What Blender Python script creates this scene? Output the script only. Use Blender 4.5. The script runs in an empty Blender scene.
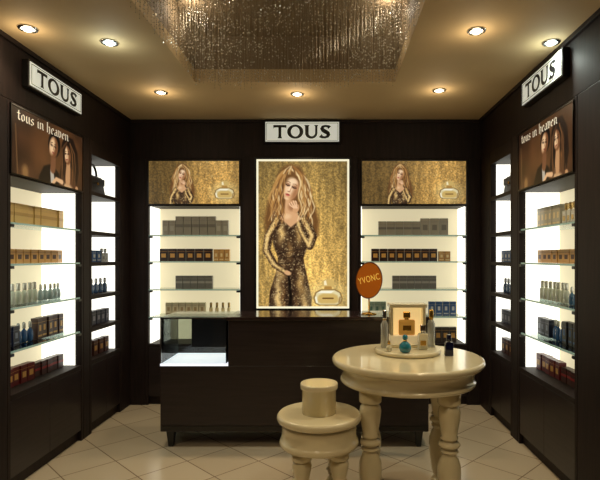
import bpy, math, random
import numpy as np
from mathutils import Matrix, Vector
random.seed(7); rng=np.random.RandomState(5)
S=bpy.context.scene
COL=S.collection
try:
    S.view_settings.view_transform='Standard'
except Exception: pass

def lin(c):
    c=np.array(c,dtype=float)/255.0
    return tuple(np.where(c<=0.04045,c/12.92,((c+0.055)/1.055)**2.4))
# ---------------------------------------------------------------- materials
MC={}
def mat(name,rgb,rough=0.5,metal=0.0,es=0.0,noise=0.0,scale=20.0,stretch=(1,1,1),coat=0.0,bump=0.0,trans=0.0,ergb=None,spec=None):
    if name in MC: return MC[name]
    m=bpy.data.materials.new(name); m.use_nodes=True
    nt=m.node_tree; b=nt.nodes['Principled BSDF']
    col=lin(rgb)
    b.inputs['Base Color'].default_value=(*col,1)
    b.inputs['Roughness'].default_value=rough
    b.inputs['Metallic'].default_value=metal
    b.inputs['Coat Weight'].default_value=coat
    b.inputs['Transmission Weight'].default_value=trans
    if spec is not None: b.inputs['Specular IOR Level'].default_value=spec
    if es>0:
        b.inputs['Emission Color'].default_value=(*lin(ergb or rgb),1)
        b.inputs['Emission Strength'].default_value=es
    if noise>0 or bump>0:
        tc=nt.nodes.new('ShaderNodeTexCoord'); mp=nt.nodes.new('ShaderNodeMapping')
        mp.inputs['Scale'].default_value=stretch
        nz=nt.nodes.new('ShaderNodeTexNoise'); nz.inputs['Scale'].default_value=scale; nz.inputs['Detail'].default_value=5
        nt.links.new(tc.outputs['Object'],mp.inputs['Vector']); nt.links.new(mp.outputs[0],nz.inputs['Vector'])
        if noise>0:
            cr=nt.nodes.new('ShaderNodeValToRGB')
            cr.color_ramp.elements[0].position=0.3; cr.color_ramp.elements[1].position=0.7
            cr.color_ramp.elements[0].color=(*[max(0,x*(1-noise)) for x in col],1)
            cr.color_ramp.elements[1].color=(*[min(1,x*(1+noise)) for x in col],1)
            nt.links.new(nz.outputs['Fac'],cr.inputs['Fac']); nt.links.new(cr.outputs[0],b.inputs['Base Color'])
        if bump>0:
            bp=nt.nodes.new('ShaderNodeBump'); bp.inputs['Strength'].default_value=bump; bp.inputs['Distance'].default_value=0.01
            nt.links.new(nz.outputs['Fac'],bp.inputs['Height']); nt.links.new(bp.outputs[0],b.inputs['Normal'])
    MC[name]=m; return m
def glassmat(name,rgb,gloss=0.12):
    if name in MC: return MC[name]
    m=bpy.data.materials.new(name); m.use_nodes=True; nt=m.node_tree; nt.nodes.clear()
    o=nt.nodes.new('ShaderNodeOutputMaterial'); mx=nt.nodes.new('ShaderNodeMixShader')
    t=nt.nodes.new('ShaderNodeBsdfTransparent'); g=nt.nodes.new('ShaderNodeBsdfGlossy')
    fr=nt.nodes.new('ShaderNodeFresnel'); fr.inputs['IOR'].default_value=1.45
    ad=nt.nodes.new('ShaderNodeMath'); ad.operation='ADD'; ad.inputs[1].default_value=gloss*0.3
    t.inputs[0].default_value=(*lin(rgb),1); g.inputs['Roughness'].default_value=0.05
    nt.links.new(fr.outputs[0],ad.inputs[0]); nt.links.new(ad.outputs[0],mx.inputs[0])
    nt.links.new(t.outputs[0],mx.inputs[1]); nt.links.new(g.outputs[0],mx.inputs[2]); nt.links.new(mx.outputs[0],o.inputs[0])
    MC[name]=m; return m
WOOD=mat('dark_wood',(30,19,17),0.58,noise=0.45,scale=6,stretch=(8,8,0.6),spec=.3)
WOODH=mat('dark_wood_counter',(33,23,24),0.4,noise=0.4,scale=7,stretch=(0.5,8,8),coat=0.15)
BLACK=mat('black_gloss',(9,8,8),0.3,coat=0.1)
GLASS=glassmat('shelf_glass',(228,240,234))
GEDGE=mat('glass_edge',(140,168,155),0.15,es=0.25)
CREAMLIT=mat('lit_cream_panel',(170,160,135),0.6,es=0.60,ergb=(255,240,196))
DIMLIT=mat('dim_panel',(150,144,132),0.5,es=0.10)
STRIP=mat('light_strip_white',(255,253,240),0.5,es=1.5)
CHROME=mat('chrome',(205,205,205),0.15,metal=1)
GOLD=mat('gold_metal',(215,170,85),0.22,metal=1)
IVORY=mat('ivory_lacquer',(222,210,172),0.2,noise=0.06,scale=4,coat=0.6)

# ---------------------------------------------------------------- mesh builder
class MB:
    def __init__(s): s.v=[];s.f=[];s.m=[];s.sm=[]
    def box(s,x0,x1,y0,y1,z0,z1,mi=0):
        b=len(s.v)
        s.v+=[(x0,y0,z0),(x1,y0,z0),(x1,y1,z0),(x0,y1,z0),(x0,y0,z1),(x1,y0,z1),(x1,y1,z1),(x0,y1,z1)]
        for f in [(0,3,2,1),(4,5,6,7),(0,1,5,4),(1,2,6,5),(2,3,7,6),(3,0,4,7)]:
            s.f.append(tuple(b+i for i in f)); s.m.append(mi); s.sm.append(False)
        return s
    def lathe(s,prof,cx=0,cy=0,seg=24,mi=0,sx=1,sy=1,cap=True):
        b=len(s.v); n=len(prof)
        for r,z in prof:
            for k in range(seg):
                a=2*math.pi*k/seg
                s.v.append((cx+r*sx*math.cos(a),cy+r*sy*math.sin(a),z))
        for i in range(n-1):
            for k in range(seg):
                k2=(k+1)%seg
                s.f.append((b+i*seg+k,b+i*seg+k2,b+(i+1)*seg+k2,b+(i+1)*seg+k)); s.m.append(mi); s.sm.append(True)
        if cap:
            s.f.append(tuple(b+k for k in reversed(range(seg)))); s.m.append(mi); s.sm.append(False)
            s.f.append(tuple(b+(n-1)*seg+k for k in range(seg))); s.m.append(mi); s.sm.append(False)
        return s
    def frustum(s,cx,cy,z0,z1,a0,b0,a1,b1,mi=0):
        b=len(s.v)
        for (z,a,c) in ((z0,a0,b0),(z1,a1,b1)):
            s.v+=[(cx-a,cy-c,z),(cx+a,cy-c,z),(cx+a,cy+c,z),(cx-a,cy+c,z)]
        for f in [(0,3,2,1),(4,5,6,7),(0,1,5,4),(1,2,6,5),(2,3,7,6),(3,0,4,7)]:
            s.f.append(tuple(b+i for i in f)); s.m.append(mi); s.sm.append(False)
        return s
    def tube(s,pts,r,seg=8,mi=0):
        b=len(s.v); n=len(pts); P=[Vector(p) for p in pts]
        for i,p in enumerate(P):
            d=(P[min(i+1,n-1)]-P[max(i-1,0)]).normalized()
            u=d.orthogonal().normalized() if i==0 else (u-d*u.dot(d)).normalized()
            w=d.cross(u)
            for k in range(seg):
                a=2*math.pi*k/seg; q=p+u*r*math.cos(a)+w*r*math.sin(a); s.v.append(tuple(q))
        for i in range(n-1):
            for k in range(seg):
                k2=(k+1)%seg
                s.f.append((b+i*seg+k,b+i*seg+k2,b+(i+1)*seg+k2,b+(i+1)*seg+k)); s.m.append(mi); s.sm.append(True)
        s.f.append(tuple(b+k for k in reversed(range(seg)))); s.m.append(mi); s.sm.append(False)
        s.f.append(tuple(b+(n-1)*seg+k for k in range(seg))); s.m.append(mi); s.sm.append(False)
        return s
    def mesh(s,name,mats):
        me=bpy.data.meshes.new(name); me.from_pydata(s.v,[],s.f)
        for m in mats: me.materials.append(m)
        me.polygons.foreach_set('material_index',s.m); me.polygons.foreach_set('use_smooth',s.sm)
        me.update(); return me
    def obj(s,name,mats,parent=None,M=None,bevel=0.0,seg=2):
        if not isinstance(mats,(list,tuple)): mats=[mats]
        return mkobj(name,s.mesh(name,mats),parent,M,bevel,seg)
def mkobj(name,me,parent=None,M=None,bevel=0,seg=2):
    o=bpy.data.objects.new(name,me); COL.objects.link(o)
    if parent: o.parent=parent
    if M is not None: o.matrix_basis=M
    if bevel>0:
        b=o.modifiers.new('bevel','BEVEL'); b.width=bevel; b.segments=seg; b.limit_method='ANGLE'; b.angle_limit=0.7
    return o
def T(x,y,z): return Matrix.Translation((x,y,z))
def empty(name,M,label,cat,group=None,kind=None):
    o=bpy.data.objects.new(name,None); o.empty_display_size=0.1; COL.objects.link(o); o.matrix_basis=M
    tag(o,label,cat,group,kind); return o
def tag(o,label=None,cat=None,group=None,kind=None):
    if label: o['label']=label
    if cat: o['category']=cat
    if group: o['group']=group
    if kind: o['kind']=kind
    return o
def text_mesh(s,width,height,depth=0.004,offset=0.0,spacing=1.0,shear=0.0):
    cu=bpy.data.curves.new('txt','FONT'); cu.body=s; cu.size=1; cu.offset=offset; cu.extrude=0.01; cu.space_character=spacing; cu.shear=shear
    o=bpy.data.objects.new('txt',cu); COL.objects.link(o)
    bpy.context.view_layer.update()
    dg=bpy.context.evaluated_depsgraph_get()
    me=bpy.data.meshes.new_from_object(o.evaluated_get(dg)); bpy.data.objects.remove(o)
    xs=[v.co.x for v in me.vertices]; ys=[v.co.y for v in me.vertices]
    x0,x1,y0,y1=min(xs),max(xs),min(ys),max(ys)
    for v in me.vertices:
        x=(v.co.x-(x0+x1)/2)/(x1-x0)*width; z=(v.co.y-(y0+y1)/2)/(y1-y0)*height
        y=-v.co.z/0.01*depth/2
        v.co=(x,y,z)
    me.materials.clear(); return me
def logo_mesh(width,height):
    v=[];f=[]
    def strip(L,R):
        b=len(v); n=len(L)
        for a,c in zip(L,R): v.append((a[0],0,a[1])); v.append((c[0],0,c[1]))
        for i in range(n-1): f.append((b+2*i,b+2*i+1,b+2*i+3,b+2*i+2))
    strip([(0,.70),(.03,.80),(.2,.82),(.43,.82),(.66,.82),(.83,.80),(.86,.70)],[(-.01,1.0),(.03,1.0),(.2,1.0),(.43,1.0),(.66,1.0),(.83,1.0),(.87,1.0)])
    strip([(.33,.82),(.335,.4),(.33,.12),(.27,0)],[(.53,.82),(.525,.4),(.53,.12),(.59,0)])
    o=[];i_=[]
    for k in range(37):
        a=2*math.pi*k/36; o.append((1.46+.54*math.cos(a),.5+.53*math.sin(a))); i_.append((1.46+.29*math.cos(a),.5+.37*math.sin(a)))
    strip(o,i_)
    L=[(2.06,1.0),(2.12,.88),(2.12,.4)];R=[(2.42,1.0),(2.355,.88),(2.355,.4)]
    for k in range(1,12):
        a=math.pi+math.pi*k/12
        L.append((2.53+.41*math.cos(a),.39+.42*math.sin(a))); R.append((2.565+.215*math.cos(a),.40+.25*math.sin(a)))
    L+=[(2.94,.4),(2.94,.88),(3.01,1.0)];R+=[(2.79,.4),(2.79,.88),(2.72,1.0)]
    strip(L,R)
    cl=[(3.76,.80),(3.64,.91),(3.46,.93),(3.30,.87),(3.25,.73),(3.33,.60),(3.48,.50),(3.63,.40),(3.68,.27),(3.62,.14),(3.46,.07),(3.28,.08),(3.13,.20)]
    Ls=[];Rs=[]
    n=len(cl)
    ws=[.15,.09,.08,.10,.13,.145,.15,.145,.13,.10,.08,.09,.15]
    for k in range(n):
        a=cl[max(0,k-1)];c=cl[min(n-1,k+1)]; dx,dz=c[0]-a[0],c[1]-a[1]; l=math.hypot(dx,dz); nx,nz=-dz/l,dx/l
        Ls.append((cl[k][0]+nx*ws[k],cl[k][1]+nz*ws[k])); Rs.append((cl[k][0]-nx*ws[k],cl[k][1]-nz*ws[k]))
    strip(Ls,Rs)
    xs=[p[0] for p in v]; x0,x1=min(xs),max(xs)
    vv=[((p[0]-(x0+x1)/2)/(x1-x0)*width,0,(p[2]-.5)*height) for p in v]
    me=bpy.data.meshes.new('lettering'); me.from_pydata(vv,[],f); me.update(); return me
BLK={'t':(.52,[[(.22,1.4),(.2,.25),(.36,.05),(.5,.2)],[(.0,.98),(.46,.98)]]),
 'o':(.66,[[(.3,1.0),(.1,.8),(.1,.22),(.3,.02)],[(.3,1.0),(.52,.8),(.52,.22),(.3,.02)]]),
 'u':(.72,[[(.02,.92),(.14,1.0),(.14,.2),(.3,.02),(.5,.2)],[(.46,.95),(.56,1.0),(.56,.15),(.68,.03)]]),
 's':(.6,[[(.5,.86),(.32,1.0),(.12,.8),(.14,.6),(.48,.42),(.48,.2),(.28,.02),(.04,.16)]]),
 'i':(.34,[[(.02,.9),(.15,1.0),(.15,.15),(.28,.02)],[(.1,1.32),(.2,1.42)]]),
 'n':(.74,[[(.02,.9),(.14,1.0),(.14,.0)],[(.14,.8),(.4,1.0),(.56,.85),(.56,.15),(.7,.02)]]),
 'h':(.74,[[(.02,1.5),(.14,1.6),(.14,.0)],[(.14,.8),(.4,1.0),(.56,.85),(.56,.2),(.44,-.15)]]),
 'e':(.58,[[(.14,.5),(.5,.68),(.44,.86),(.3,1.0),(.1,.8),(.1,.22),(.28,.02),(.5,.18)]]),
 'a':(.7,[[(.1,.86),(.3,1.0),(.5,.86),(.5,.15),(.64,.02)],[(.5,.6),(.24,.56),(.08,.36),(.12,.1),(.26,.0),(.5,.2)]]),
 'v':(.68,[[(.02,1.1),(.14,.95),(.12,.2),(.32,.0),(.52,.22),(.52,.85),(.36,1.02)]]),' ':(.4,[])}
def blackletter(s,width,height):
    nx,nz=.085,.06; v=[];f=[];x=0
    for ch in s:
        adv,st=BLK[ch]
        for pl in st:
            for (a,b),(c,d) in zip(pl,pl[1:]):
                k=len(v); v+=[(x+a-nx,0,b-nz),(x+a+nx,0,b+nz),(x+c+nx,0,d+nz),(x+c-nx,0,d-nz)]; f.append((k,k+1,k+2,k+3))
        x+=adv+.08
    xs=[p[0] for p in v]; cx=(min(xs)+max(xs))/2; sx=width/(max(xs)-min(xs)); sz=height/1.6
    me=bpy.data.meshes.new('lettering'); me.from_pydata([((p[0]-cx)*sx,-.0005,(p[2]-.5)*sz) for p in v],[],f); me.update(); return me

# ---------------------------------------------------------------- layout constants
D=4.91; XL=-1.965; XR=1.474; H=2.8
DEP=0.34
FB=T(0,D,0)
FL=T(XL,0,0)@Matrix.Rotation(math.pi/2,4,'Z')
FR=T(XR,0,0)@Matrix.Rotation(-math.pi/2,4,'Z')

# ---------------------------------------------------------------- room
def structure(o): o['kind']='structure'; return o
fm=bpy.data.materials.new('floor_tiles'); fm.use_nodes=True; nt=fm.node_tree; b=nt.nodes['Principled BSDF']
tc=nt.nodes.new('ShaderNodeTexCoord'); mp=nt.nodes.new('ShaderNodeMapping'); mp.inputs['Rotation'].default_value=(0,0,math.radians(45))
br=nt.nodes.new('ShaderNodeTexBrick'); br.offset=0; br.inputs['Scale'].default_value=1.0
br.inputs['Brick Width'].default_value=0.36; br.inputs['Row Height'].default_value=0.36; br.inputs['Mortar Size'].default_value=0.004
br.inputs['Color1'].default_value=(*lin((196,182,158)),1); br.inputs['Color2'].default_value=(*lin((182,168,144)),1); br.inputs['Mortar'].default_value=(*lin((128,112,92)),1)
nt.links.new(tc.outputs['Object'],mp.inputs[0]); nt.links.new(mp.outputs[0],br.inputs['Vector']); nt.links.new(br.outputs['Color'],b.inputs['Base Color'])
b.inputs['Roughness'].default_value=0.2
structure(MB().box(-2.4,1.95,-0.8,5.35,-0.1,0).obj('floor',fm))
WALLM=mat('wall_paint_dark',(34,24,20),0.55,noise=0.2,scale=5)
structure(MB().box(-2.4,1.95,D+DEP,D+DEP+0.1,0,H).obj('wall_back',WALLM))
structure(MB().box(XL-DEP-0.1,XL-DEP,-0.8,D+DEP,0,H).obj('wall_left',WALLM))
structure(MB().box(XR+DEP,XR+DEP+0.1,-0.8,D+DEP,0,H).obj('wall_right',WALLM))
structure(MB().box(-2.4,1.95,-0.9,-0.8,0,H).obj('wall_front',mat('wall_front_paint',(110,90,70),0.7,noise=0.1,scale=4)))
RX0,RX1,RY0,RY1,RT=-1.04,0.5,1.7,3.85,3.15
CEIL=mat('ceiling_paint',(204,180,138),0.75,noise=0.06,scale=2.0)
RECM=mat('recess_dimmed',(140,122,96),0.7,noise=0.1,scale=3)  # ceiling colour darkened to put the recess's dimness into the material
c=MB()
c.box(-2.4,RX0,-0.9,5.35,H,H+0.1).box(RX1,1.95,-0.9,5.35,H,H+0.1).box(RX0,RX1,-0.9,RY0,H,H+0.1).box(RX0,RX1,RY1,5.35,H,H+0.1)
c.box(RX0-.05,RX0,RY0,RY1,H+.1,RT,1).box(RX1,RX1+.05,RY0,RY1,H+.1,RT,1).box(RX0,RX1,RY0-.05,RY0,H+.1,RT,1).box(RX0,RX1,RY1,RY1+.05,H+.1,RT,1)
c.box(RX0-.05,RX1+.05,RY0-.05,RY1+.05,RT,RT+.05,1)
structure(c.obj('ceiling',[CEIL,RECM]))
CT=2.42
ti=[0]
def trim(mb,m=WOOD):
    ti[0]+=1; o=mb.obj('trim_%d'%ti[0],m,bevel=0.003); return structure(o)
trim(MB().box(XL,XR,D,D+DEP,CT,H))
trim(MB().box(XL-DEP,XL,-0.8,D+DEP,CT,H))
trim(MB().box(XR,XR+DEP,-0.8,D+DEP,CT,H))
trim(MB().box(XL,-1.817,D,D+DEP,0,CT))
trim(MB().box(1.375,XR,D,D+DEP,0,CT))
trim(MB().box(XL-DEP,XL,-0.8,3.045,0,CT))
trim(MB().box(XR,XR+DEP,-0.8,2.98,0,CT))
trim(MB().box(XL-DEP,XL,3.99,4.09,0,CT)); trim(MB().box(XL-DEP,XL,4.72,D+DEP,0,CT))
trim(MB().box(XR,XR+DEP,3.93,4.05,0,CT)); trim(MB().box(XR,XR+DEP,4.62,D+DEP,0,CT))
trim(MB().box(-0.852,0.273,D-0.03,D+DEP,0,CT+0.02))
trim(MB().box(XL,XR,D-0.02,D,H-0.03,H)); trim(MB().box(XL,XL+.02,-0.8,D-.02,H-0.03,H)); trim(MB().box(XR-.02,XR,-0.8,D-.02,H-0.03,H))

# ---------------------------------------------------------------- cabinets
SHELVES=[1.67,1.41,1.135,0.865]
ZB,ZT=0.60,1.955
def cabinet(F,x0,x1,label,header=True,lit=True):
    w=x1-x0; M=F@T(x0,0,0)
    r=empty('display_cabinet',M,label,'display cabinet')
    t=0.03; zt=ZT if header else 2.30
    b=MB()
    b.box(0,t,0,DEP-.001,0.0,CT-.001).box(w-t,w,0,DEP-.001,0.0,CT-.001)
    b.box(t,w-t,0.0,DEP-.001,ZB-.035,ZB).box(t,w-t,0.0,DEP-.001,zt,CT-.001)
    b.box(t,w-t,0.03,DEP-.001,0,0.08)
    b.box(t,w-t,0.03,0.05,0.08,ZB-.035)
    b.obj('body',WOOD,r,bevel=0.002)
    MB().box(t,w-t,DEP-.03,DEP-.015,ZB,zt).obj('back_panel',CREAMLIT if lit else DIMLIT,r)
    sw=0.022
    y0=0.05
    for a,c_ in ((t,t+sw*.5),(w-t-sw*.5,w-t)):
        MB().box(a,c_,y0,DEP-.031,ZB,zt).obj('light_strip',STRIP,r)
    sh=SHELVES if header else [2.0]+SHELVES
    for z in sh:
        s=MB()
        if header:
            s.box(t+sw*.5+.001,w-t-sw*.5-.001,0.02,DEP-.032,z-0.010,z,0)
            s.box(t+.001,w-t-.001,0.012,0.02,z-0.011,z+.001,1)
            s.obj('shelf',[GLASS,GEDGE],r)
            for a,c_ in ((t+0.001,t+0.035),(w-t-.035,w-t-.001)):
                MB().box(a,c_,0.0,0.03,z-0.03,z-.0115).obj('shelf_bracket',BLACK,r)
        else:
            s.box(t+sw*.5+.001,w-t-sw*.5-.001,0.05,DEP-.032,z-0.032,z)
            s.box(t+.001,w-t-.001,0.002,0.05,z-0.032,z); s.obj('shelf',WOOD,r,bevel=.002)
    n=2
    dw=(w-2*t)/n
    for k in range(n):
        MB().box(t+k*dw+.0012,t+(k+1)*dw-.0012,0.004,0.0295,0.085,ZB-.037).obj('door',WOODH,r,bevel=0.001)
    return r
cabinet(FB,-1.815,-0.854,'dark wood wall cabinet with backlit cream niche and glass shelves')
cabinet(FB,0.275,1.373,'wider dark wood wall cabinet with backlit niche and glass shelves')
cabinet(FL,3.048,3.985,'dark wood side cabinet with lit shelves of gold cartons')
cabinet(FL,4.095,4.715,'narrow dark wood side cabinet with dark shelves and light strips',header=False,lit=False)
cabinet(FR,-3.925,-2.985,'dark wood side cabinet with lit shelves of silver bottles')
cabinet(FR,-4.615,-4.055,'narrow dark wood side cabinet with dark shelves, grey interior',header=False,lit=False)

# ---------------------------------------------------------------- painted posters
class Canvas:
    def __init__(s,w,h,nx,ny,col):
        s.w,s.h,s.nx,s.ny=w,h,nx,ny
        s.X,s.Y=np.meshgrid(np.linspace(0,w,nx),np.linspace(0,h,ny))
        s.I=np.zeros((ny,nx,3)); s.I[:]=col
    def noise(s,cell,sx=1,sy=1):
        gx=int(s.w/cell/sx)+3; gy=int(s.h/cell/sy)+3
        g=rng.rand(gy,gx); x=s.X/cell/sx; y=s.Y/cell/sy
        xi=x.astype(int); yi=y.astype(int); fx=x-xi; fy=y-yi
        return (g[yi,xi]*(1-fx)+g[yi,xi+1]*fx)*(1-fy)+(g[yi+1,xi]*(1-fx)+g[yi+1,xi+1]*fx)*fy
    def blend(s,a,col):
        a=np.clip(a,0,1)[...,None]
        s.I=s.I*(1-a)+np.array(col)*a
    def ell(s,cx,cy,rx,ry,col,ang=0,soft=0.6,al=1):
        c,sn=math.cos(ang),math.sin(ang); dx=s.X-cx; dy=s.Y-cy
        u=(dx*c+dy*sn)/rx; v=(-dx*sn+dy*c)/ry
        d=(1-np.sqrt(u*u+v*v))*min(rx,ry)
        a=np.clip(d/soft+0.5,0,1)*al; s.blend(a,col); return a
    def poly(s,pts,col,soft=0.5,al=1):
        X,Y=s.X,s.Y; d=np.full(X.shape,1e9); ins=np.zeros(X.shape,bool); n=len(pts)
        for i in range(n):
            ax,ay=pts[i]; bx,by=pts[(i+1)%n]
            ex,ey=bx-ax,by-ay; L=ex*ex+ey*ey+1e-9
            t=np.clip(((X-ax)*ex+(Y-ay)*ey)/L,0,1)
            d=np.minimum(d,np.hypot(X-ax-t*ex,Y-ay-t*ey))
            if ay!=by:
                c=((ay>Y)!=(by>Y))&(X<(bx-ax)*(Y-ay)/(by-ay)+ax); ins^=c
        sd=np.where(ins,d,-d); a=np.clip(sd/soft+0.5,0,1)*al; s.blend(a,col); return a
    def line(s,pts,r0,r1,col,soft=0.5,al=1):
        tot=np.zeros(s.X.shape); n=len(pts)
        for i in range(n-1):
            ax,ay=pts[i]; bx,by=pts[i+1]; ex,ey=bx-ax,by-ay; L=ex*ex+ey*ey+1e-9
            t=np.clip(((s.X-ax)*ex+(s.Y-ay)*ey)/L,0,1)
            q=(i+t)/(n-1); r=r0+(r1-r0)*q
            d=r-np.hypot(s.X-ax-t*ex,s.Y-ay-t*ey)
            tot=np.maximum(tot,np.clip(d/soft+0.5,0,1))
        s.blend(tot*al,col); return tot
    def mesh(s,name,w,h,m):
        nx,ny=s.nx,s.ny
        X,Y=np.meshgrid(np.linspace(-.5,.5,nx),np.linspace(.5,-.5,ny))
        xs=X*w; zs=Y*h
        v=np.stack([xs.ravel(),np.zeros(nx*ny),zs.ravel()],1)
        i=np.arange((ny-1)*(nx-1)); r=i//(nx-1); cc=i%(nx-1); a=r*nx+cc
        f=np.stack([a,a+nx,a+nx+1,a+1],1)
        me=bpy.data.meshes.new(name); me.from_pydata(v.tolist(),[],f.tolist())
        at=me.color_attributes.new('paint','FLOAT_COLOR','POINT')
        c=np.clip(s.I/255,0,1).reshape(-1,3); c=np.where(c<=0.04045,c/12.92,((c+0.055)/1.055)**2.4)
        at.data.foreach_set('color',np.concatenate([c,np.ones((len(c),1))],1).ravel())
        me.materials.append(m); me.update(); return me
def printmat(name,es):
    m=bpy.data.materials.new(name); m.use_nodes=True; nt=m.node_tree; b=nt.nodes['Principled BSDF']
    a=nt.nodes.new('ShaderNodeAttribute'); a.attribute_name='paint'
    nt.links.new(a.outputs['Color'],b.inputs['Emission Color']); b.inputs['Emission Strength'].default_value=es
    mul=nt.nodes.new('ShaderNodeMixRGB'); mul.blend_type='MULTIPLY'; mul.inputs[0].default_value=1; mul.inputs[2].default_value=(.2,.2,.2,1)
    nt.links.new(a.outputs['Color'],mul.inputs[1]); nt.links.new(mul.outputs[0],b.inputs['Base Color']); b.inputs['Roughness'].default_value=0.35
    return m
PRINT=printmat('backlit_print',0.95); PRINTD=printmat('backlit_print_dim',0.85)
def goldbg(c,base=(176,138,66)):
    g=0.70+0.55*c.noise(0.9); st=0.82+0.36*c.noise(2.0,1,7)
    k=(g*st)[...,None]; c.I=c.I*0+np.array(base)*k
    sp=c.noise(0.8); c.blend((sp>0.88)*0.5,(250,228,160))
def woman(c,ox,oy,s,sxx=.86):
    fx=lambda x:ox+(x-290)*s*sxx
    P=lambda pts:[(fx(x),oy+(y-185)*s) for x,y in pts]
    E=lambda x,y,rx,ry,col,ang=0,so=0.8,al=1:c.ell(fx(x),oy+(y-185)*s,rx*s*sxx,ry*s,col,ang,so*s,al)
    L=lambda pts,r0,r1,col,so=.8,al=1:c.line(P(pts),r0*s*.93,r1*s*.93,col,so*s,al)
    tones=[(112,72,38),(156,108,56),(196,148,86),(226,190,128),(82,50,26),(176,126,66),(246,220,166)]
    def strand(side,w,ln,ph,x0,r,col,al=.85,gap=7):
        pts=[]
        for k in range(13):
            t=k/12
            pts.append((291+x0+side*(gap*min(1,t*5)**.55+w*math.sin(min(1,t*1.25)*1.57)*(1-.25*t))+(.5+2.0*t)*math.sin(13*t+ph),168+ln*t))
        L(pts,r,r*.4,col,.8,al)
    c.poly(P([(291,165),(283,168),(278,176),(275,188),(269,199),(266,214),(267,226),(273,233),(281,229),(290,222),(301,228),(310,236),(317,229),(318,216),(314,202),(309,190),(304,174),(299,167)]),(106,70,36),4*s,.95)
    for k in range(44):
        sd=-1 if k%2 else 1
        strand(sd,rng.uniform(3,16),rng.uniform(42,62),(0 if sd>0 else 1.5)+rng.uniform(-.5,.5)+int(rng.randint(3))*2,rng.uniform(-1,1),rng.uniform(.6,1.3),tones[rng.randint(7)],.75,rng.uniform(6,8))
    body=[(280,212),(275,222),(274,236),(279,250),(277,262),(271,280),(269,312),(309,312),(311,286),(306,264),(303,250),(308,236),(307,222),(303,212),(291,216)]
    q=Canvas(c.w,c.h,c.nx,c.ny,(0,0,0)); bm=q.poly(P(body),(255,)*3,1.2*s)
    c.blend(bm,(50,32,21))
    u=(c.X-ox)/s/sxx+290; vv=(c.Y-oy)/s+185
    for cx_,cy_,rx,ry,a_,col in ((282,227,3.8,9,.95,(230,190,118)),(299,228,3.5,9,.85,(214,172,102)),(290,243,3,9,.6,(196,152,88)),(282,262,4.5,8,.7,(220,178,110)),(279,288,3.4,24,.95,(240,202,130)),(284,292,1.6,20,.7,(140,98,54)),(300,272,3.4,13,.8,(212,170,100)),(304,296,3,17,.9,(230,190,118)),(296,300,1.6,14,.6,(180,134,78))):
        g=np.exp(-((u-cx_-.8*np.sin(vv*.5))/rx)**2-((vv-cy_)/ry)**2); c.blend(bm*g*a_,col)
    nz=c.noise(.8); c.blend(bm*np.clip((nz-.62)*4,0,1)*.6,(252,226,166)); c.blend(bm*np.clip((.3-c.noise(.9))*5,0,1)*.5,(20,12,8))
    for y0,y1 in ((246,241),(250,247),(255,252)): L([(279,y0),(290,y1+2),(303,y1)],.5,.3,(26,16,10),.9,.6)
    L([(289,264),(291,285),(289,312)],1,1.8,(14,9,6),1.4,.9)
    for pts,r0,r1 in (([(279,215),(270,230),(268,243),(276,256),(286,262)],4.4,2.5),([(304,215),(312,230),(309,239),(301,225),(296,208)],4.4,2.3)):
        q=Canvas(c.w,c.h,c.nx,c.ny,(0,0,0)); a=q.line(P(pts),r0*s,r1*s,(1,1,1),1*s); c.blend(a,(58,38,24))
        q=Canvas(c.w,c.h,c.nx,c.ny,(0,0,0)); a2=q.line(P([(x-1,y-.5) for x,y in pts]),r0*.45*s,r1*.45*s,(1,1,1),2*s); c.blend(a2*.95,(236,198,126))
        c.blend(a*np.clip((nz-.62)*4,0,1)*.6,(250,224,160)); c.blend(a*np.clip((.32-nz)*5,0,1)*.5,(24,14,10))
    E(288,263,3.4,2,(214,166,120),.35)
    c.poly(P([(286,196),(295,198),(296,208),(301,214),(291,222),(281,214),(285,207)]),(214,166,120),1.4*s)
    E(292,203,3.4,4,(146,96,62),0.2,2.5,.7); E(287,212,4,2.4,(240,202,156),0,2.2,.7)
    th=.34; pc=(290,198)
    def R(x,y):
        dx,dy=x-pc[0],(y-pc[1])*.92; return (pc[0]+dx*math.cos(th)-dy*math.sin(th)-1.8,pc[1]+dx*math.sin(th)+dy*math.cos(th))
    def EH(x,y,rx,ry,col,a=0,so=.8,al=1):
        x,y=R(x,y); E(x,y,rx,ry,col,a+th,so,al)
    LH=lambda pts,r0,r1,col,so=.8,al=1:L([R(x,y) for x,y in pts],r0,r1,col,so,al)
    EH(289.5,186.5,6.8,10.2,(212,162,116),0,1); EH(287.8,184.5,4.8,7.6,(246,212,172),0,3.5,.85)
    EH(294,189,2.4,7,(150,98,62),0,2.8,.7); EH(288.6,178,4.6,2.6,(250,222,184),0,2.4,.6)
    for x,yy,w in ((285.2,183.0,1.8),(291.6,183.2,2.0)):
        EH(x,yy,w+.5,1.5,(128,82,56),0,1.4,.75); LH([(x-w,yy+.2),(x,yy+.9),(x+w,yy+.2)],.42,.38,(30,18,14),.5); LH([(x-w,yy-2.5),(x,yy-3.2),(x+w,yy-2.5)],.35,.3,(120,80,50),.6,.8)
    LH([(288.4,183),(287.6,188)],.5,.8,(254,224,188),.8,.9); LH([(289.4,184),(288.9,188.4)],.3,.5,(178,124,86),.7,.7); EH(288,189,1.3,.45,(140,88,60),0,.6,.85)
    EH(288,192.2,2.1,.8,(160,58,52),0,.5); EH(288,193.1,1.5,.5,(204,108,94),0,.5); EH(288,196.2,2.2,1.1,(244,208,166),0,1.2,.8)
    E(296,205,2.8,4.4,(208,158,112),.35,.8)
    for k,(x,y) in enumerate(((289.6,200.4),(291.4,199.2),(293.4,198.2),(295.5,198.2))):
        L([(294+k*.9,204),(x+.8,y+1.4),(x,y)],.95,.6,(236,192,150),.5); L([(294.8+k*.9,203.6),(x+1.2,y+1.2)],.22,.18,(140,92,60),.4,.7)
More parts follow.
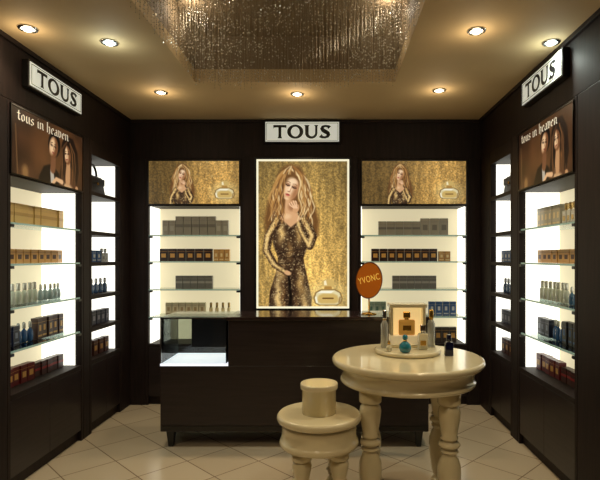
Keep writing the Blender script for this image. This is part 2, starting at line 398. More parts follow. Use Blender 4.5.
    for k in range(26):
        sd=-1 if k%2 else 1
        strand(sd,rng.uniform(2,12),rng.uniform(38,58),(0 if sd>0 else 1.5)+rng.uniform(-.5,.5)+int(rng.randint(3))*2,rng.uniform(0,2),rng.uniform(.5,1.0),tones[rng.randint(7)],.8,rng.uniform(7,8))
    for k in range(14):
        x=rng.uniform(-6,6); L([(292+x*.3,167+abs(x)*.1),(292+x,170),(292+x*1.4,174-abs(x)*.1)],.9,.5,tones[rng.randint(7)],.7,.65)
def bottle(c,cx,cy,s):
    p=lambda pts:[(cx+x*s,cy+y*s) for x,y in pts]
    c.ell(cx,cy+2*s,19*s,15*s,(246,226,156),0,10*s,.4)
    sh=[(-13,9),(-14.5,4),(-12.5,-2),(-7,-5),(7,-5),(12.5,-2),(14.5,4),(13,9),(9,11),(-9,11)]
    c.poly(p(sh),(120,88,40),1.2*s); c.poly(p([(x*.92,y*.9+.4) for x,y in sh]),(226,214,168),1*s)
    c.poly(p([(x*.74,y*.62+2.4) for x,y in sh]),(206,172,96),2*s,.9)
    c.poly(p([(-10,-1.5),(-7,-3.2),(6,-3.2),(3,-1.2)]),(255,253,236),1*s,.9)
    c.line(p([(-12,3),(-11,8)]),.8*s,.8*s,(255,250,226),.8*s,.9); c.line(p([(12,3),(11,8)]),.8*s,.8*s,(140,104,52),.8*s,.8)
    c.poly(p([(-4,-5),(4,-5),(3.4,-8),(-3.4,-8)]),(176,132,66),.7*s)
    c.poly(p([(-6,-8),(-6,-13),(-3,-15),(3,-15),(6,-13),(6,-8)]),(208,176,104),.8*s); c.poly(p([(-4,-9),(-4,-13),(-2,-14),(-1,-9)]),(255,244,206),.8*s,.9)
    c.line(p([(-5,4),(5,4)]),.7*s,.7*s,(110,76,34),.5*s)
def poster(F,cx,cz,w,h,cv,pm,label,y=0.0,ft=0.012,fm=BLACK):
    r=empty('poster',F@T(cx,y,cz),label,'poster')
    mkobj('print',cv.mesh('print',w,h,pm),r,T(0,-0.004,0))
    f=MB(); W,Hh=w/2,h/2
    f.box(-W-ft,W+ft,-0.010,0.0,Hh,Hh+ft).box(-W-ft,W+ft,-0.010,0.0,-Hh-ft,-Hh).box(-W-ft,-W,-0.010,0.0,-Hh,Hh).box(W,W+ft,-0.010,0.0,-Hh,Hh)
    f.box(-W,W,-0.003,0.0,-Hh,Hh); f.obj('frame',fm,r)
    return r
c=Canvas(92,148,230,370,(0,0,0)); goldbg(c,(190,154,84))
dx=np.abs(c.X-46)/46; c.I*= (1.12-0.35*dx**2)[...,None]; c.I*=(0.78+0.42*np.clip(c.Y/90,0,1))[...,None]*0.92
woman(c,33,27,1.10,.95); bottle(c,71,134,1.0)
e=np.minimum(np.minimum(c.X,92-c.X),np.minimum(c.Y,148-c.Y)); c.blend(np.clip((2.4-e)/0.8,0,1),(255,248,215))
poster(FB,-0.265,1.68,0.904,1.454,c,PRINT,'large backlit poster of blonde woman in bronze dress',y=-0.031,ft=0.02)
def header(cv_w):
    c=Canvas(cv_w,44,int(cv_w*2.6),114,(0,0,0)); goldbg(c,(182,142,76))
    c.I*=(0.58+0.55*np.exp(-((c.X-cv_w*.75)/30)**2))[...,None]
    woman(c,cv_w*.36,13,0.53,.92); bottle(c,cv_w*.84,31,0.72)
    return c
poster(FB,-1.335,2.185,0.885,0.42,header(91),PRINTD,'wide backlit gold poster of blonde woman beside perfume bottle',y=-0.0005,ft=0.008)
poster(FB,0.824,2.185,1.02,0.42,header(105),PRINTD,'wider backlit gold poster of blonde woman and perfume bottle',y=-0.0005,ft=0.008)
def couple():
    c=Canvas(100,48,230,110,(62,38,24)); n=c.noise(10)
    c.I=np.array((50,29,17))*(0.45+0.9*n)[...,None]
    c.X=c.X*.80+16; c.Y=c.Y*.80+2
    c.ell(62,22,34,24,(128,84,46),0,24,.6)
    c.ell(30,40,9,8,(84,54,32),0,5,.8); c.ell(29,38,3,4,(176,132,76),0,2.5,.6); c.line([(20,12),(22,42)],.5,.5,(140,102,62),.7,.6)
    c.poly([(40,50),(43,38),(48,31),(57,28),(65,33),(68,50)],(14,10,9),1.6)
    c.poly([(55,32),(58,30),(60,38),(56,44)],(214,204,184),1,.85)
    c.poly([(63,50),(65,40),(70,34),(79,32),(88,38),(92,50)],(84,52,32),1.8)
    c.poly([(66,50),(69,41),(75,36),(82,40),(86,50)],(220,178,130),2.5,.85)
    c.poly([(73,6),(69,12),(68,26),(65,38),(71,40),(75,28),(82,26),(88,38),(91,28),(89,14),(83,6)],(30,17,12),1.6)
    def face(cx,cy,rx,ry,ang,hair):
        c.ell(cx+(.8 if ang>0 else -.8),cy-2.0,rx*1.35,ry*1.15,hair,ang,1.6)
        c.ell(cx,cy,rx,ry,(120,76,46),ang,1.0)
        c.ell(cx-rx*.32,cy-ry*.1,rx*.60,ry*.78,(244,202,154),ang,1.8,.95)
        for k in (-1,1):
            c.ell(cx+k*rx*.40-.3,cy-ry*.12+k*ang,rx*.26,.6,(36,20,14),ang,.8,.9)
            c.line([(cx+k*rx*.42-1.2,cy-ry*.34+k*ang),(cx+k*rx*.42+.8,cy-ry*.37+k*ang)],.25,.2,(36,20,14),.5,.9)
        c.line([(cx-.2,cy-.8),(cx-.5,cy+1.4)],.25,.4,(130,82,54),.7,.8); c.line([(cx-.8,cy-.9),(cx-1.2,cy+1.2)],.2,.3,(250,216,178),.5,.7); c.ell(cx-.5,cy+ry*.5,1.2,.42,(128,44,38),ang,.6)
    c.line([(59,22),(58,31)],2.6,3.0,(120,78,50),1.2); c.line([(77,24),(76,36)],2.4,3.2,(190,142,98),1.2)
    face(59,17,5.0,7.0,.25,(12,8,7)); face(75.5,18.5,4.6,6.5,-.25,(28,16,11))
    for k in range(20):
        sd=1 if k%2 else -1; x=77+sd*rng.uniform(4.4,8.4); c.line([(77+sd*2,10),(x,16),(x+sd*rng.uniform(-1,2),26),(x+rng.uniform(-2,2),38)],.5,.3,((60,36,22),(134,90,52),(24,14,10))[k%3],.6,.8)
    c.line([(69,38),(62,37),(56,42)],1.6,1.1,(222,176,130),.9); c.line([(88,40),(91,46),(84,50)],1.8,1.4,(190,142,98),.9)
    for k in range(4): c.line([(56,42),(54.0-.3*k,40.6+k*1.1)],.45,.35,(226,184,140),.4)
    return c
for F,cx,w,lab in ((FL,3.515,0.885,'dark sepia backlit poster of couple above gold cartons'),(FR,-3.455,0.87,'dark sepia backlit poster of couple above silver bottles')):
    r=poster(F,cx,2.185,w,0.42,couple(),PRINTD,lab,y=-0.0005,ft=0.008)
    pl=mat('poster_lettering',(216,206,184),0.5,es=0.6)
    me=blackletter('tous in heaven',w*0.70,0.070); me.materials.append(pl); mkobj('lettering',me,r,T(-w*.09,-0.006,0.155))

# ---------------------------------------------------------------- signs
SIGNW=mat('sign_white',(222,226,214),0.4,es=0.5)
LETT=mat('sign_black_letters',(8,8,10),0.4)
def sign(F,cx,cz,w,h,label):
    r=empty('shop_sign',F@T(cx,0,cz),label,'sign')
    MB().box(-w/2,w/2,-0.045,-0.0005,-h/2,h/2).obj('housing',BLACK,r,bevel=0.003)
    MB().box(-w/2+.012,w/2-.012,-0.050,-0.0452,-h/2+.012,h/2-.012).obj('face',SIGNW,r)
    t=0.004; a,bz=w/2-.022,h/2-.022
    MB().box(-a,a,-.0515,-.0502,bz-t,bz).box(-a,a,-.0515,-.0502,-bz,-bz+t).box(-a,-a+t,-.0515,-.0502,-bz+t,bz-t).box(a-t,a,-.0515,-.0502,-bz+t,bz-t).obj('border_line',mat('sign_line',(120,120,115),.5),r)
    me=logo_mesh(w*0.76,h*0.60); me.materials.append(LETT); mkobj('lettering',me,r,T(0,-.0520,0))
sign(FB,-0.27,2.672,0.74,0.215,'white rectangular shop sign with black lettering above main poster')
sign(FL,3.525,2.63,0.68,0.175,'white shop sign with black lettering on side fascia')
sign(FR,-3.395,2.655,0.65,0.18,'white shop sign with black lettering on side fascia')

# ---------------------------------------------------------------- products
def pbox_mesh(w,d,h,c1,c2,style):
    key=('pb',w,d,h,c1,c2,style)
    if key in MC: return MC[key]
    m=MB(); m.box(-w/2,w/2,-d/2,d/2,0,h,0); m.box(-w/2-.0006,w/2+.0006,-d/2-.0006,d/2+.0006,h*.78,h*.785+.001,1)
    e=.0012; f=-d/2
    if style==0:
        m.box(-w*.28,w*.28,f-e,f,h*.30,h*.62,1)
    elif style==1:
        m.box(-w*.38,w*.38,f-e,f,h*.12,h*.2,1); m.box(-w*.2,w*.2,f-e,f,h*.38,h*.66,1)
    else:
        m.box(-w*.5,w*.5,f-e,f,h*.42,h*.58,1)
    me=m.mesh('perfume_box',[mat('carton_%d_%d_%d'%c1,c1,.35),mat('carton_%d_%d_%d'%c2,c2,.35)])
    MC[key]=me; return me
def bottle_mesh(w,d,h,c1,c2,style):
    key=('bt',w,d,h,c1,c2,style)
    if key in MC: return MC[key]
    m=MB()
    if style==0:
        m.frustum(0,0,0,h*.66,w*.5,d*.5,w*.46,d*.46,0); m.lathe([(w*.14,h*.66),(w*.14,h*.72)],seg=10,mi=1); m.lathe([(w*.24,h*.72),(w*.26,h*.74),(w*.26,h*.97),(w*.22,h)],seg=12,mi=1)
        m.box(-w*.3,w*.3,-d*.5-.001,-d*.49,h*.2,h*.42,1)
    elif style==1:
        m.lathe([(w*.36,0),(w*.46,h*.06),(w*.5,h*.3),(w*.42,h*.54),(w*.2,h*.64),(w*.15,h*.68)],seg=16,mi=0,sy=d/w)
        m.lathe([(w*.16,h*.68),(w*.2,h*.72),(w*.2,h*.92),(w*.12,h)],seg=12,mi=1)
    else:
        m.lathe([(w*.34,0),(w*.38,h*.04),(w*.36,h*.55),(w*.26,h*.62),(w*.16,h*.66)],seg=16,mi=0)
        m.lathe([(w*.22,h*.66),(w*.24,h*.68),(w*.24,h*.98),(w*.2,h)],seg=12,mi=1)
    me=m.mesh('perfume_bottle',[mat('glassy_%d_%d_%d'%c1,c1,.12,coat=.5),mat('cap_%d_%d_%d'%c2,c2,.25,metal=.6)])
    MC[key]=me; return me
def row(F,x0,x1,n,z,kind,w,d,h,c1,c2,style,label,group,y=0.12,jit=0.0):
    for i in range(n):
        x=x0+(x1-x0)*((i+.5)/n)
        ww=min(w,(x1-x0)/n*.93)
        me=(pbox_mesh if kind=='box' else bottle_mesh)(round(ww,3),d,h,c1,c2,style)
        o=bpy.data.objects.new('perfume_box' if kind=='box' else 'perfume_bottle',me); COL.objects.link(o)
        o.matrix_basis=F@T(x,y+random.uniform(-jit,jit),z+.0013)@Matrix.Rotation(random.uniform(-.06,.06)*(jit>0),4,'Z')
        tag(o,label,'perfume box' if kind=='box' else 'perfume bottle',group)
def px(p,d=5.03): return (p-330)*d/500
GREY=(150,147,136); DK=(46,24,20); GD=(206,158,84); RED=(96,22,24); CRM=(226,208,160); NAVY=(24,30,58); BLUE=(44,84,140); SIL=(196,200,202); ORG=(212,160,88)
F=FB
row(F,px(163),px(176),2,1.67,'box',.06,.05,.15,GREY,(170,168,158),0,'grey perfume carton on lit glass shelf','grey cartons on the upper shelf')
row(F,px(176),px(216),5,1.67,'box',.075,.05,.19,(142,139,128),(112,110,104),2,'taller grey perfume carton on lit glass shelf','tall grey cartons on the upper shelf')
row(F,px(216),px(229),2,1.67,'box',.06,.05,.15,GREY,(170,168,158),0,'grey perfume carton on lit glass shelf','grey cartons on the upper shelf')
row(F,px(160),px(213),6,1.41,'box',.08,.05,.125,DK,GD,0,'dark maroon perfume carton with gold label','maroon cartons on the second shelf')
row(F,px(214),px(230),3,1.41,'box',.05,.05,.12,(186,142,82),CRM,1,'small tan perfume carton on glass shelf','tan cartons on the second shelf')
row(F,px(176),px(213),5,1.135,'box',.07,.05,.13,(104,104,100),(150,150,142),2,'charcoal grey perfume carton on glass shelf','charcoal cartons on the third shelf')
row(F,px(166),px(206),6,.865,'box',.06,.05,.13,(210,198,162),(160,136,96),1,'pale cream perfume carton on glass shelf','cream cartons on the lower shelf')
row(F,px(208),px(232),4,.865,'bottle',.05,.035,.13,(206,190,140),(170,140,80),2,'pale gold perfume bottle on glass shelf','pale bottles on the lower shelf')
row(F,px(378),px(420),5,1.67,'box',.080,.05,.14,(150,147,134),(112,110,104),2,'grey perfume carton on lit glass shelf','grey cartons on the wide cabinet upper shelf')
row(F,px(420),px(448),3,1.67,'box',.085,.05,.17,(158,154,140),(120,118,110),0,'taller grey perfume carton on lit glass shelf','tall grey cartons on the wide cabinet shelf')
row(F,px(371),px(437),8,1.41,'box',.078,.05,.125,DK,GD,0,'dark maroon perfume carton with gold label','maroon cartons on the wide cabinet shelf')
row(F,px(438),px(450),2,1.41,'box',.055,.05,.10,(186,142,82),CRM,1,'small tan perfume carton on glass shelf','tan cartons on the wide cabinet shelf')
row(F,px(392),px(436),6,1.135,'box',.07,.05,.13,(104,104,100),(150,150,142),2,'charcoal grey perfume carton on glass shelf','charcoal cartons on the wide cabinet third shelf')
row(F,px(368),px(386),3,.865,'box',.06,.05,.14,(150,168,150),(80,110,100),1,'pale green perfume carton on glass shelf','green cartons on the wide cabinet lower shelf')
row(F,px(428),px(456),4,.865,'box',.06,.05,.14,BLUE,SIL,1,'blue perfume carton on glass shelf','blue cartons on the wide cabinet lower shelf')
row(F,px(434),px(456),3,.60,'box',.07,.05,.15,(60,50,44),GD,0,'dark brown perfume carton on cabinet floor','brown cartons on the wide cabinet floor')
def side(F,a,b,grp,right):
    L=lambda u:a+(b-a)*u
    if right:
        row(F,L(.06),L(.50),6,1.67,'box',.06,.05,.15,(182,178,162),CRM,1,'silver grey perfume carton on glass shelf','upper shelf cartons '+grp,.14,.006)
        row(F,L(.52),L(.95),6,1.67,'bottle',.055,.04,.15,(200,200,192),(226,196,132),0,'clear perfume bottle with gold cap','upper shelf bottles '+grp,.14,.006)
    else:
        row(F,L(.06),L(.95),10,1.67,'box',.078,.05,.14,(208,172,104),(184,146,82),2,'plain gold perfume carton on glass shelf','upper shelf cartons '+grp,.14,.006)
    row(F,L(.06),L(.95),9,1.41,'box',.075,.05,.095,ORG if not right else (210,162,96),(70,36,24),0,'small pale orange and brown perfume carton','second shelf cartons '+grp,.14,.004)
    row(F,L(.06),L(.60),7,1.135,'bottle',.055,.04,.14,(206,208,200),(220,220,215),2,'frosted silver perfume bottle on glass shelf','third shelf bottles '+grp,.14,.006)
    row(F,L(.62),L(.95),5,1.135,'bottle',.05,.04,.12,(170,186,196) if not right else (70,110,150),(230,230,225),1,'rounded pale blue perfume bottle with silver cap','third shelf rounded bottles '+grp,.14,.006)
    row(F,L(.05),L(.30),3,.865,'box',.07,.05,.13,NAVY,(110,120,150),1,'navy blue perfume carton on glass shelf','fourth shelf navy cartons '+grp,.14,.006)
    row(F,L(.31),L(.52),3,.865,'bottle',.06,.04,.14,BLUE,SIL,1,'rounded blue perfume bottle with silver cap','fourth shelf blue bottles '+grp,.14,.006)
    row(F,L(.54),L(.95),5,.865,'box',.06,.05,.15,(30,26,30) if right else (70,44,40),BLUE if right else GD,1,'dark perfume carton with coloured label','fourth shelf dark cartons '+grp,.14,.006)
    row(F,L(.05),L(.50),5,.60,'box',.08,.05,.12,RED,GD,0,'deep red perfume carton on cabinet floor','cabinet floor red cartons '+grp,.14,.006)
    row(F,L(.52),L(.95),5,.60,'box',.08,.05,.10,(64,34,28),(150,40,40),2,'dark brown perfume carton on cabinet floor','cabinet floor brown cartons '+grp,.14,.006)
side(FL,3.09,3.94,'on the gold carton side',False)
side(FR,-3.88,-3.03,'on the silver bottle side',True)
def small(F,a,b,grp):
    L=lambda u:a+(b-a)*u
    row(F,L(.12),L(.6),3,1.41,'box',.075,.05,.10,BLUE,SIL,1,'blue perfume carton on narrow cabinet shelf','narrow cabinet blue cartons '+grp,.10)
    row(F,L(.64),L(.9),2,1.41,'bottle',.05,.04,.12,(190,196,200),SIL,0,'clear perfume bottle on narrow cabinet shelf','narrow cabinet bottles '+grp,.10)
    row(F,L(.12),L(.9),5,1.135,'bottle',.06,.04,.13,(80,110,150),SIL,1,'blue glass perfume bottle on narrow cabinet shelf','narrow cabinet blue bottles '+grp,.10)
    row(F,L(.12),L(.9),5,.865,'box',.07,.05,.12,(60,64,84),(150,150,170),0,'slate perfume carton on narrow cabinet shelf','narrow cabinet slate cartons '+grp,.10)
    row(F,L(.12),L(.9),4,.60,'box',.08,.05,.13,(80,40,34),GD,0,'brown perfume carton on narrow cabinet floor','narrow cabinet brown cartons '+grp,.10)
small(FL,4.13,4.68,'near the gold cartons'); small(FR,-4.58,-4.09,'near the silver bottles')
LEATH=mat('black_leather',(18,14,14),.4,bump=.3,scale=90)
for F,x,zz in ((FL,4.40,2.0005),(FR,-4.34,2.0005)):
    r=empty('handbag',F@T(x,.13,zz),'black leather handbag with arched handle on narrow cabinet shelf','handbag')
    m=MB(); m.frustum(0,0,0,.17,.17,.05,.14,.03); m.obj('body',LEATH,r,bevel=.015,seg=3)
    MB().box(-.135,.135,-.052,-.046,.09,.15).obj('flap',LEATH,r,bevel=.002)
    MB().box(-.015,.015,-.058,-.0525,.085,.11).obj('clasp',GOLD,r,bevel=.002)
    MB().tube([(.085*math.cos(t),0,.165+.10*math.sin(t)) for t in np.linspace(math.pi,0,13)],.010).obj('handle',LEATH,r)

# ---------------------------------------------------------------- counter
CX0,CX1,CY0,CY1=-1.29,0.75,3.80,4.22
ctr=empty('sales_counter',T(0,0,0),'long dark wood sales counter with lit glass display case end','counter')
CV=-0.775
m=MB(); m.box(CX0,CX1,CY0,CY1,.125,.625).box(CV,CX1,CY0,CY1,.625,.972)
m.obj('body',WOODH,ctr,bevel=.004)
MB().box(CV-.01,CX1+.012,CY0-.012,CY1+.012,.972,1.0).obj('countertop',mat('counter_top_gloss',(44,30,30),.14,coat=.5),ctr,bevel=.004)
MB().box(CX0+.005,CX1-.005,CY0-.006,CY0,.14,.17).obj('plinth_rail',BLACK,ctr)
for x in (CX0+.07,-.25,CX1-.07):
    for y in (CY0+.05,CY1-.05):
        MB().frustum(x,y,0,.125,.018,.018,.032,.032).obj('leg',BLACK,ctr,bevel=.003)
case=mkobj('glass_case',MB().box(CX0+.004,CV-.012,CY0,CY0+.006,.645,.985).box(CX0+.004,CX0+.010,CY0+.006,CY1-.006,.645,.985).box(CX0+.004,CV-.012,CY1-.006,CY1,.645,.985).box(CX0,CV-.011,CY0-.004,CY1+.004,.985,.995).mesh('glass_case',[glassmat('case_glass',(238,242,240),.0)]),ctr)
MB().box(CX0,CV-.001,CY0-.003,CY1+.003,.626,.644).obj('case_floor',mat('case_floor_white',(232,236,246),.45,es=1.2),case)
DKC=mat('case_back_dark',(20,18,18),.7,spec=.1)
MB().box(CX0+.13,CV-.020,CY1-.03,CY1-.008,.70,.975).obj('case_back',DKC,case)
MB().box(CV-.019,CV-.0125,CY0+.008,CY1-.008,.645,.975).obj('case_side',DKC,case)
MB().box(CX0,CX0+.010,CY0-.006,CY0+.002,.645,.984).box(CX0,CV-.012,CY0-.008,CY0-.0045,.984,.996).box(CX0,CX0+.01,CY1-.002,CY1+.006,.645,.984).obj('case_frame',CHROME,case)

r=empty('counter_sign',T(px(369,3.98),3.98,1.0005)@Matrix.Rotation(-.2,4,'Z'),'oval amber orange disc sign with yellow lettering on metal stand','sign')
MB().lathe([(.06,0),(.06,.006),(.012,.014),(.006,.02),(.006,.135)],seg=20).obj('stand',GOLD,r)
R=Matrix.Rotation(.10,4,'Y')@Matrix.Rotation(math.pi/2,4,'X')
MB().lathe([(.097,-.008),(.104,-.004),(.104,.004),(.097,.008)],seg=40,sy=1.38).obj('disc',mat('amber_enamel',(196,104,28),.12,es=.18,coat=.8),r,T(0,0,.268)@R)
MB().lathe([(.101,-.009),(.107,-.009),(.107,.009),(.101,.009),(.101,-.009)],seg=40,sy=1.37,cap=False).obj('rim',mat('bronze_rim',(120,66,30),.3,metal=.7),r,T(0,0,.268)@R)
me=text_mesh('YVONC',.172,.050,.003,.0,1.12); me.materials.append(mat('yellow_letter',(248,210,90),.4,es=.4)); mkobj('lettering',me,r,T(0,-.0115,.28)@Matrix.Rotation(-.26,4,'Y'))

# ---------------------------------------------------------------- ivory round table
def turned_leg(h,s=1.0):
    P=[(.030,0),(.036,.008),(.038,.022),(.034,.034),(.026,.04),(.023,.055),(.030,.075),(.037,.14),(.043,.24),(.047,.34),(.046,.40),(.038,.455),(.028,.49),(.025,.505),(.034,.512),(.037,.522),(.034,.532),(.026,.538),(.026,.552),(.040,.560),(.044,.575),(.040,.590),(.026,.598),(.026,.612),(.034,.620),(.036,.630),(.031,.64),(.036,.70),(.042,.77),(.045,.83),(.042,.865),(.034,.885),(.032,.892),(.043,.898),(.046,.908),(.046,1.0)]
    return [(a*s,z*h) for a,z in P]
TX,TY,TR,TH=.470,3.05,.458,.85
tb=empty('round_table',T(TX,TY,0),'round ivory lacquered table with thick moulded top and turned legs','table')
MB().lathe([(TR-.03,TH-.045),(TR-.012,TH-.042),(TR-.002,TH-.030),(TR,TH-.018),(TR-.004,TH-.006),(TR-.014,TH)],seg=72).obj('tabletop',IVORY,tb)
MB().lathe([(TR-.07,TH-.15),(TR-.055,TH-.146),(TR-.05,TH-.135),(TR-.055,TH-.125),(TR-.062,TH-.12),(TR-.062,TH-.075),(TR-.045,TH-.06),(TR-.035,TH-.0455)],seg=72).obj('apron',IVORY,tb)
for ox,oy in ((-.24,-.2),(.2,-.24),(.24,.2),(-.2,.24)):
    MB().lathe(turned_leg(TH-.1505,1.4),seg=32).obj('leg',IVORY,tb,T(ox,oy,0))
SX,SY,SR,SH=-.060,2.75,.232,.60
st=empty('display_stand',T(SX,SY,0),'low round ivory display stand with turned legs','display stand')
MB().lathe([(SR-.02,SH-.045),(SR-.004,SH-.036),(SR,SH-.022),(SR-.003,SH-.008),(SR-.012,SH)],seg=56).obj('top',IVORY,st)
MB().lathe([(SR-.04,SH-.175),(SR-.02,SH-.17),(SR-.014,SH-.155),(SR-.02,SH-.14),(SR-.028,SH-.135),(SR-.028,SH-.065),(SR-.018,SH-.0455)],seg=56).obj('apron',IVORY,st)
for k in range(4):
    a=math.pi/4+k*math.pi/2+.1
    MB().lathe(turned_leg(SH-.1755,1.15),seg=28).obj('leg',IVORY,st,T(.14*math.cos(a),.14*math.sin(a),0))
ri=MB().lathe([(.094,0),(.094,.130),(.102,.133),(.103,.137),(.103,.158),(.100,.163)],seg=56).obj('display_riser',IVORY,None,T(SX,SY,SH+.0005))
tag(ri,'ivory drum riser with straight sides on low round stand','display riser')
tray=MB().lathe([(.195,0),(.205,.004),(.208,.014),(.205,.024),(.198,.028)],seg=56).obj('display_tray',IVORY,None,T(.49,3.16,TH+.0005))
tag(tray,'low round ivory tray on the round table','tray')
TZ=TH+.0005+.0285
r=empty('lit_display_stand',T(.497,3.22,TZ),'pale cream display stand with warm lit back on ivory tray','display stand')
LITC=mat('lit_warm_cream',(246,218,150),.4,es=.6)
MB().box(-.118,.118,-.06,.06,0,.022).obj('base',IVORY,r,bevel=.003)
MB().box(-.112,.112,-.05,.055,.0225,.075).obj('lower_block',mat('pale_cream_block',(232,214,170),.3,es=.25),r,bevel=.004)
MB().box(-.094,.094,0.02,.055,.0755,.252).obj('lit_back',LITC,r,bevel=.004)
MB().box(-.112,-.0945,-.045,.055,.0755,.252).obj('side_panel',IVORY,r,bevel=.003)
MB().box(.0945,.112,-.045,.055,.0755,.252).obj('side_panel',IVORY,r,bevel=.003)
MB().box(-.12,.12,-.050,.062,.2525,.276).obj('cap_rail',IVORY,r,bevel=.003)
def hero(x,y,z,name,label,parts):
    r=empty(name,T(x,y,z),label,'perfume bottle')
    for nm,mb,m,bv in parts: mb.obj(nm,m,r,bevel=bv)
CLEAR=mat('clear_bottle',(236,232,212),.05,coat=.5,trans=.7)
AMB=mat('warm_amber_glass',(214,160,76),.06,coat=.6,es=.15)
hero(.49,3.198,TZ+.0757,'perfume_bottle','large warm amber perfume bottle with gold cap in lit stand',[
 ('body',MB().box(-.052,.052,-.020,.016,0,.10),AMB,.010),('collar',MB().lathe([(.014,.1005),(.014,.108)],seg=16),GOLD,0),('cap',MB().box(-.022,.022,-.015,.015,.1085,.15),GOLD,.004),('label_plate',MB().box(-.026,.026,-.0225,-.0205,.032,.064),GOLD,0)])
hero(.575,3.10,TZ,'perfume_bottle','tall square clear perfume bottle with silver cap before stand',[
 ('body',MB().box(-.030,.030,-.018,.018,0,.105),CLEAR,.008),('collar',MB().lathe([(.012,.1055),(.012,.113)],seg=16),CHROME,0),('cap',MB().box(-.016,.016,-.014,.014,.1135,.155),CHROME,.004),('label_plate',MB().box(-.018,.018,-.0205,-.0185,.03,.06),GOLD,0)])
TEAL=mat('teal_glass',(26,120,140),.08,coat=.6)
hero(.452,3.01,TZ,'perfume_bottle','round teal blue perfume bottle with small gold cap',[
 ('body',MB().lathe([(.020,0),(.032,.008),(.038,.028),(.034,.048),(.020,.062),(.010,.068)],seg=28),TEAL,0),('collar',MB().lathe([(.011,.0685),(.011,.076)],seg=16),GOLD,0),('cap',MB().lathe([(.010,.0765),(.016,.084),(.016,.098),(.008,.108)],seg=20),TEAL,0)])
BLU=mat('cobalt_glass',(16,20,52),.1,coat=.6)
hero(.725,3.05,TH+.001,'perfume_bottle','slim dark blue perfume bottle with round cap on table',[
 ('body',MB().frustum(0,0,0,.085,.026,.018,.024,.016),BLU,.005),('collar',MB().lathe([(.010,.0855),(.010,.092)],seg=16),CHROME,0),('cap',MB().lathe([(.014,.0925),(.015,.096),(.015,.125),(.012,.13)],seg=20),BLU,0)])
SILB=mat('silver_glass',(206,208,202),.08,metal=.15,coat=.5,trans=.5)
for x,y,h in ((.648,3.20,.24),(.345,3.17,.24)):
    hero(x,y,TZ,'perfume_bottle','tall slender clear silver perfume bottle beside lit stand',[
     ('body',MB().lathe([(.020,0),(.024,.006),(.024,h*.62),(.014,h*.70),(.010,h*.73)],seg=24),SILB,0),('collar',MB().lathe([(.011,h*.7305),(.011,h*.76)],seg=16),GOLD,0),('cap',MB().lathe([(.014,h*.7605),(.015,h*.79),(.015,h*.96),(.011,h)],seg=20),GOLD if x>.5 else CHROME,0)])
hero(.36,3.05,TZ,'perfume_bottle','tiny clear perfume bottle with gold cap near tray edge',[
 ('body',MB().lathe([(.014,0),(.018,.006),(.018,.034),(.008,.042)],seg=20),CLEAR,0),('cap',MB().lathe([(.009,.0425),(.009,.06),(.006,.064)],seg=16),GOLD,0)])

# ---------------------------------------------------------------- bead curtain in recess
v=[];f=[];mi=[]
def strand(x,y,zb):
    b=len(v); r=.0006
    for z in (zb,RT):
        for a in (0,2.09,4.19): v.append((x+r*math.cos(a),y+r*math.sin(a),z))
    f.extend([(b,b+1,b+4,b+3),(b+1,b+2,b+5,b+4),(b+2,b,b+3,b+5)]); mi.extend([0]*3)
    z=zb; lim=min(RT-.02,zb+.30)
    while z<lim:
        big=random.random()<.16
        b=len(v); q=.0058 if big else .0032
        v.extend([(x+q,y,z),(x,y+q,z),(x-q,y,z),(x,y-q,z),(x,y,z+q*1.2),(x,y,z-q*1.2)])
        f.extend([(b,b+1,b+4),(b+1,b+2,b+4),(b+2,b+3,b+4),(b+3,b,b+4),(b+1,b,b+5),(b+2,b+1,b+5),(b+3,b+2,b+5),(b,b+3,b+5)]); mi.extend([1 if big else 0]*8)
        z+=.022
ccx,ccy=-.27,2.95
nxx,nyy=58,34
for i in range(nxx):
    for j in range(nyy):
        x=RX0+.02+(RX1-RX0-.04)*i/(nxx-1)+random.uniform(-.008,.008); y=RY0+.03+(RY1-RY0-.05)*j/(nyy-1)+random.uniform(-.02,.02)
        x=min(max(x,RX0+.012),RX1-.012); y=min(max(y,RY0+.012),RY1-.012)
        q=math.hypot((x-ccx)/.66,(y-ccy)/.80)
        zb=2.755+.02*math.sin(x*9+y*3) if q>1 else 2.79+.16*math.sqrt(max(0,1-q*q))+.03*math.sin(q*14)
        strand(x,y,zb+random.uniform(0,.05))
me=bpy.data.meshes.new('bead_curtain'); me.from_pydata(v,[],f)
me.materials.append(mat('crystal_beads',(184,172,148),.2,metal=.35,coat=.4)); me.materials.append(mat('bright_crystal_beads',(235,228,210),.08,metal=.3,coat=.8))
me.polygons.foreach_set('material_index',mi); me.update()
o=mkobj('bead_curtain',me); tag(o,'hanging crystal bead strands filling the ceiling recess','bead curtain',kind='stuff')

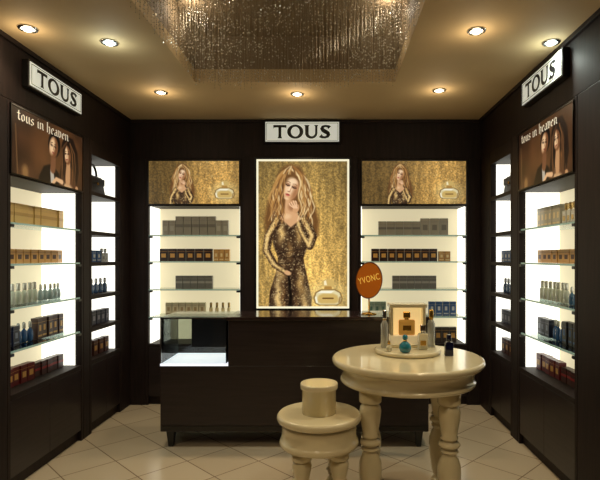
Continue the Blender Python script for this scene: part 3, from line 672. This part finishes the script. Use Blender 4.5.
# ---------------------------------------------------------------- lighting
def light(name,kind,M,energy,color,parent=None,spec=1,**k):
    l=bpy.data.lights.new(name,kind); l.energy=energy; l.color=color; l.specular_factor=spec
    for a,b in k.items(): setattr(l,a,b)
    o=bpy.data.objects.new(name,l); COL.objects.link(o)
    if parent: o.parent=parent
    o.matrix_basis=M; return o
LENS=mat('lamp_lens_warm',(255,238,200),.3,es=9); LENSC=mat('lamp_lens_cool',(215,240,240),.3,es=7)
warm=(1,.78,.50); cool=(.85,.95,.85)
for x,y,e,c in ((-1.379,4.08,24,warm),(-.27,4.12,22,warm),(.88,4.03,24,warm),(-1.38,3.13,18,cool),(1.385,3.13,20,cool),(.87,2.97,24,warm),(-1.776,2.94,12,warm),(-1.4,1.4,30,warm),(.9,1.4,30,warm),(-.3,.6,34,warm)):  # entries nearest the camera are unseen, added to light the room
    r=empty('downlight',T(x,y,H-.0005),'recessed round ceiling downlight with bright metal trim ring','downlight','recessed ceiling downlights')
    MB().lathe([(.038,-.004),(.040,-.010),(.052,-.008),(.058,0),(.038,0),(.038,-.004)],seg=32,cap=False).obj('trim_ring',CHROME,r)
    MB().lathe([(.034,-.006),(.037,-.0005)],seg=24).obj('lens',LENS if c is warm else LENSC,r)
    light('lamp','SPOT',T(0,0,-.03),e*1.6,c,r,spec=.8,spot_size=math.radians(125),spot_blend=1,shadow_soft_size=.03)
    light('halo_fill','POINT',T(0,0,-.10),1.2,c,r,spec=0,shadow_soft_size=.05)  # extra weak point light, added to throw a halo on the ceiling
for x in (RX0+.12,RX1-.12):
    for y in (3.3,2.5):
        light('cove_lamp','POINT',T(x,y,RT-.06),2.0,(1,.86,.66),None,shadow_soft_size=.05)
w=bpy.data.worlds.new('world'); w.use_nodes=True; w.node_tree.nodes['Background'].inputs[0].default_value=(.02,.015,.01,1); S.world=w

cam=bpy.data.cameras.new('camera'); cam.sensor_width=36; cam.lens=30; cam.shift_x=-.05; cam.shift_y=17/600; cam.clip_start=.05
co=bpy.data.objects.new('camera',cam); COL.objects.link(co); co.matrix_basis=T(0,0,1.454)@Matrix.Rotation(math.pi/2,4,'X'); S.camera=co
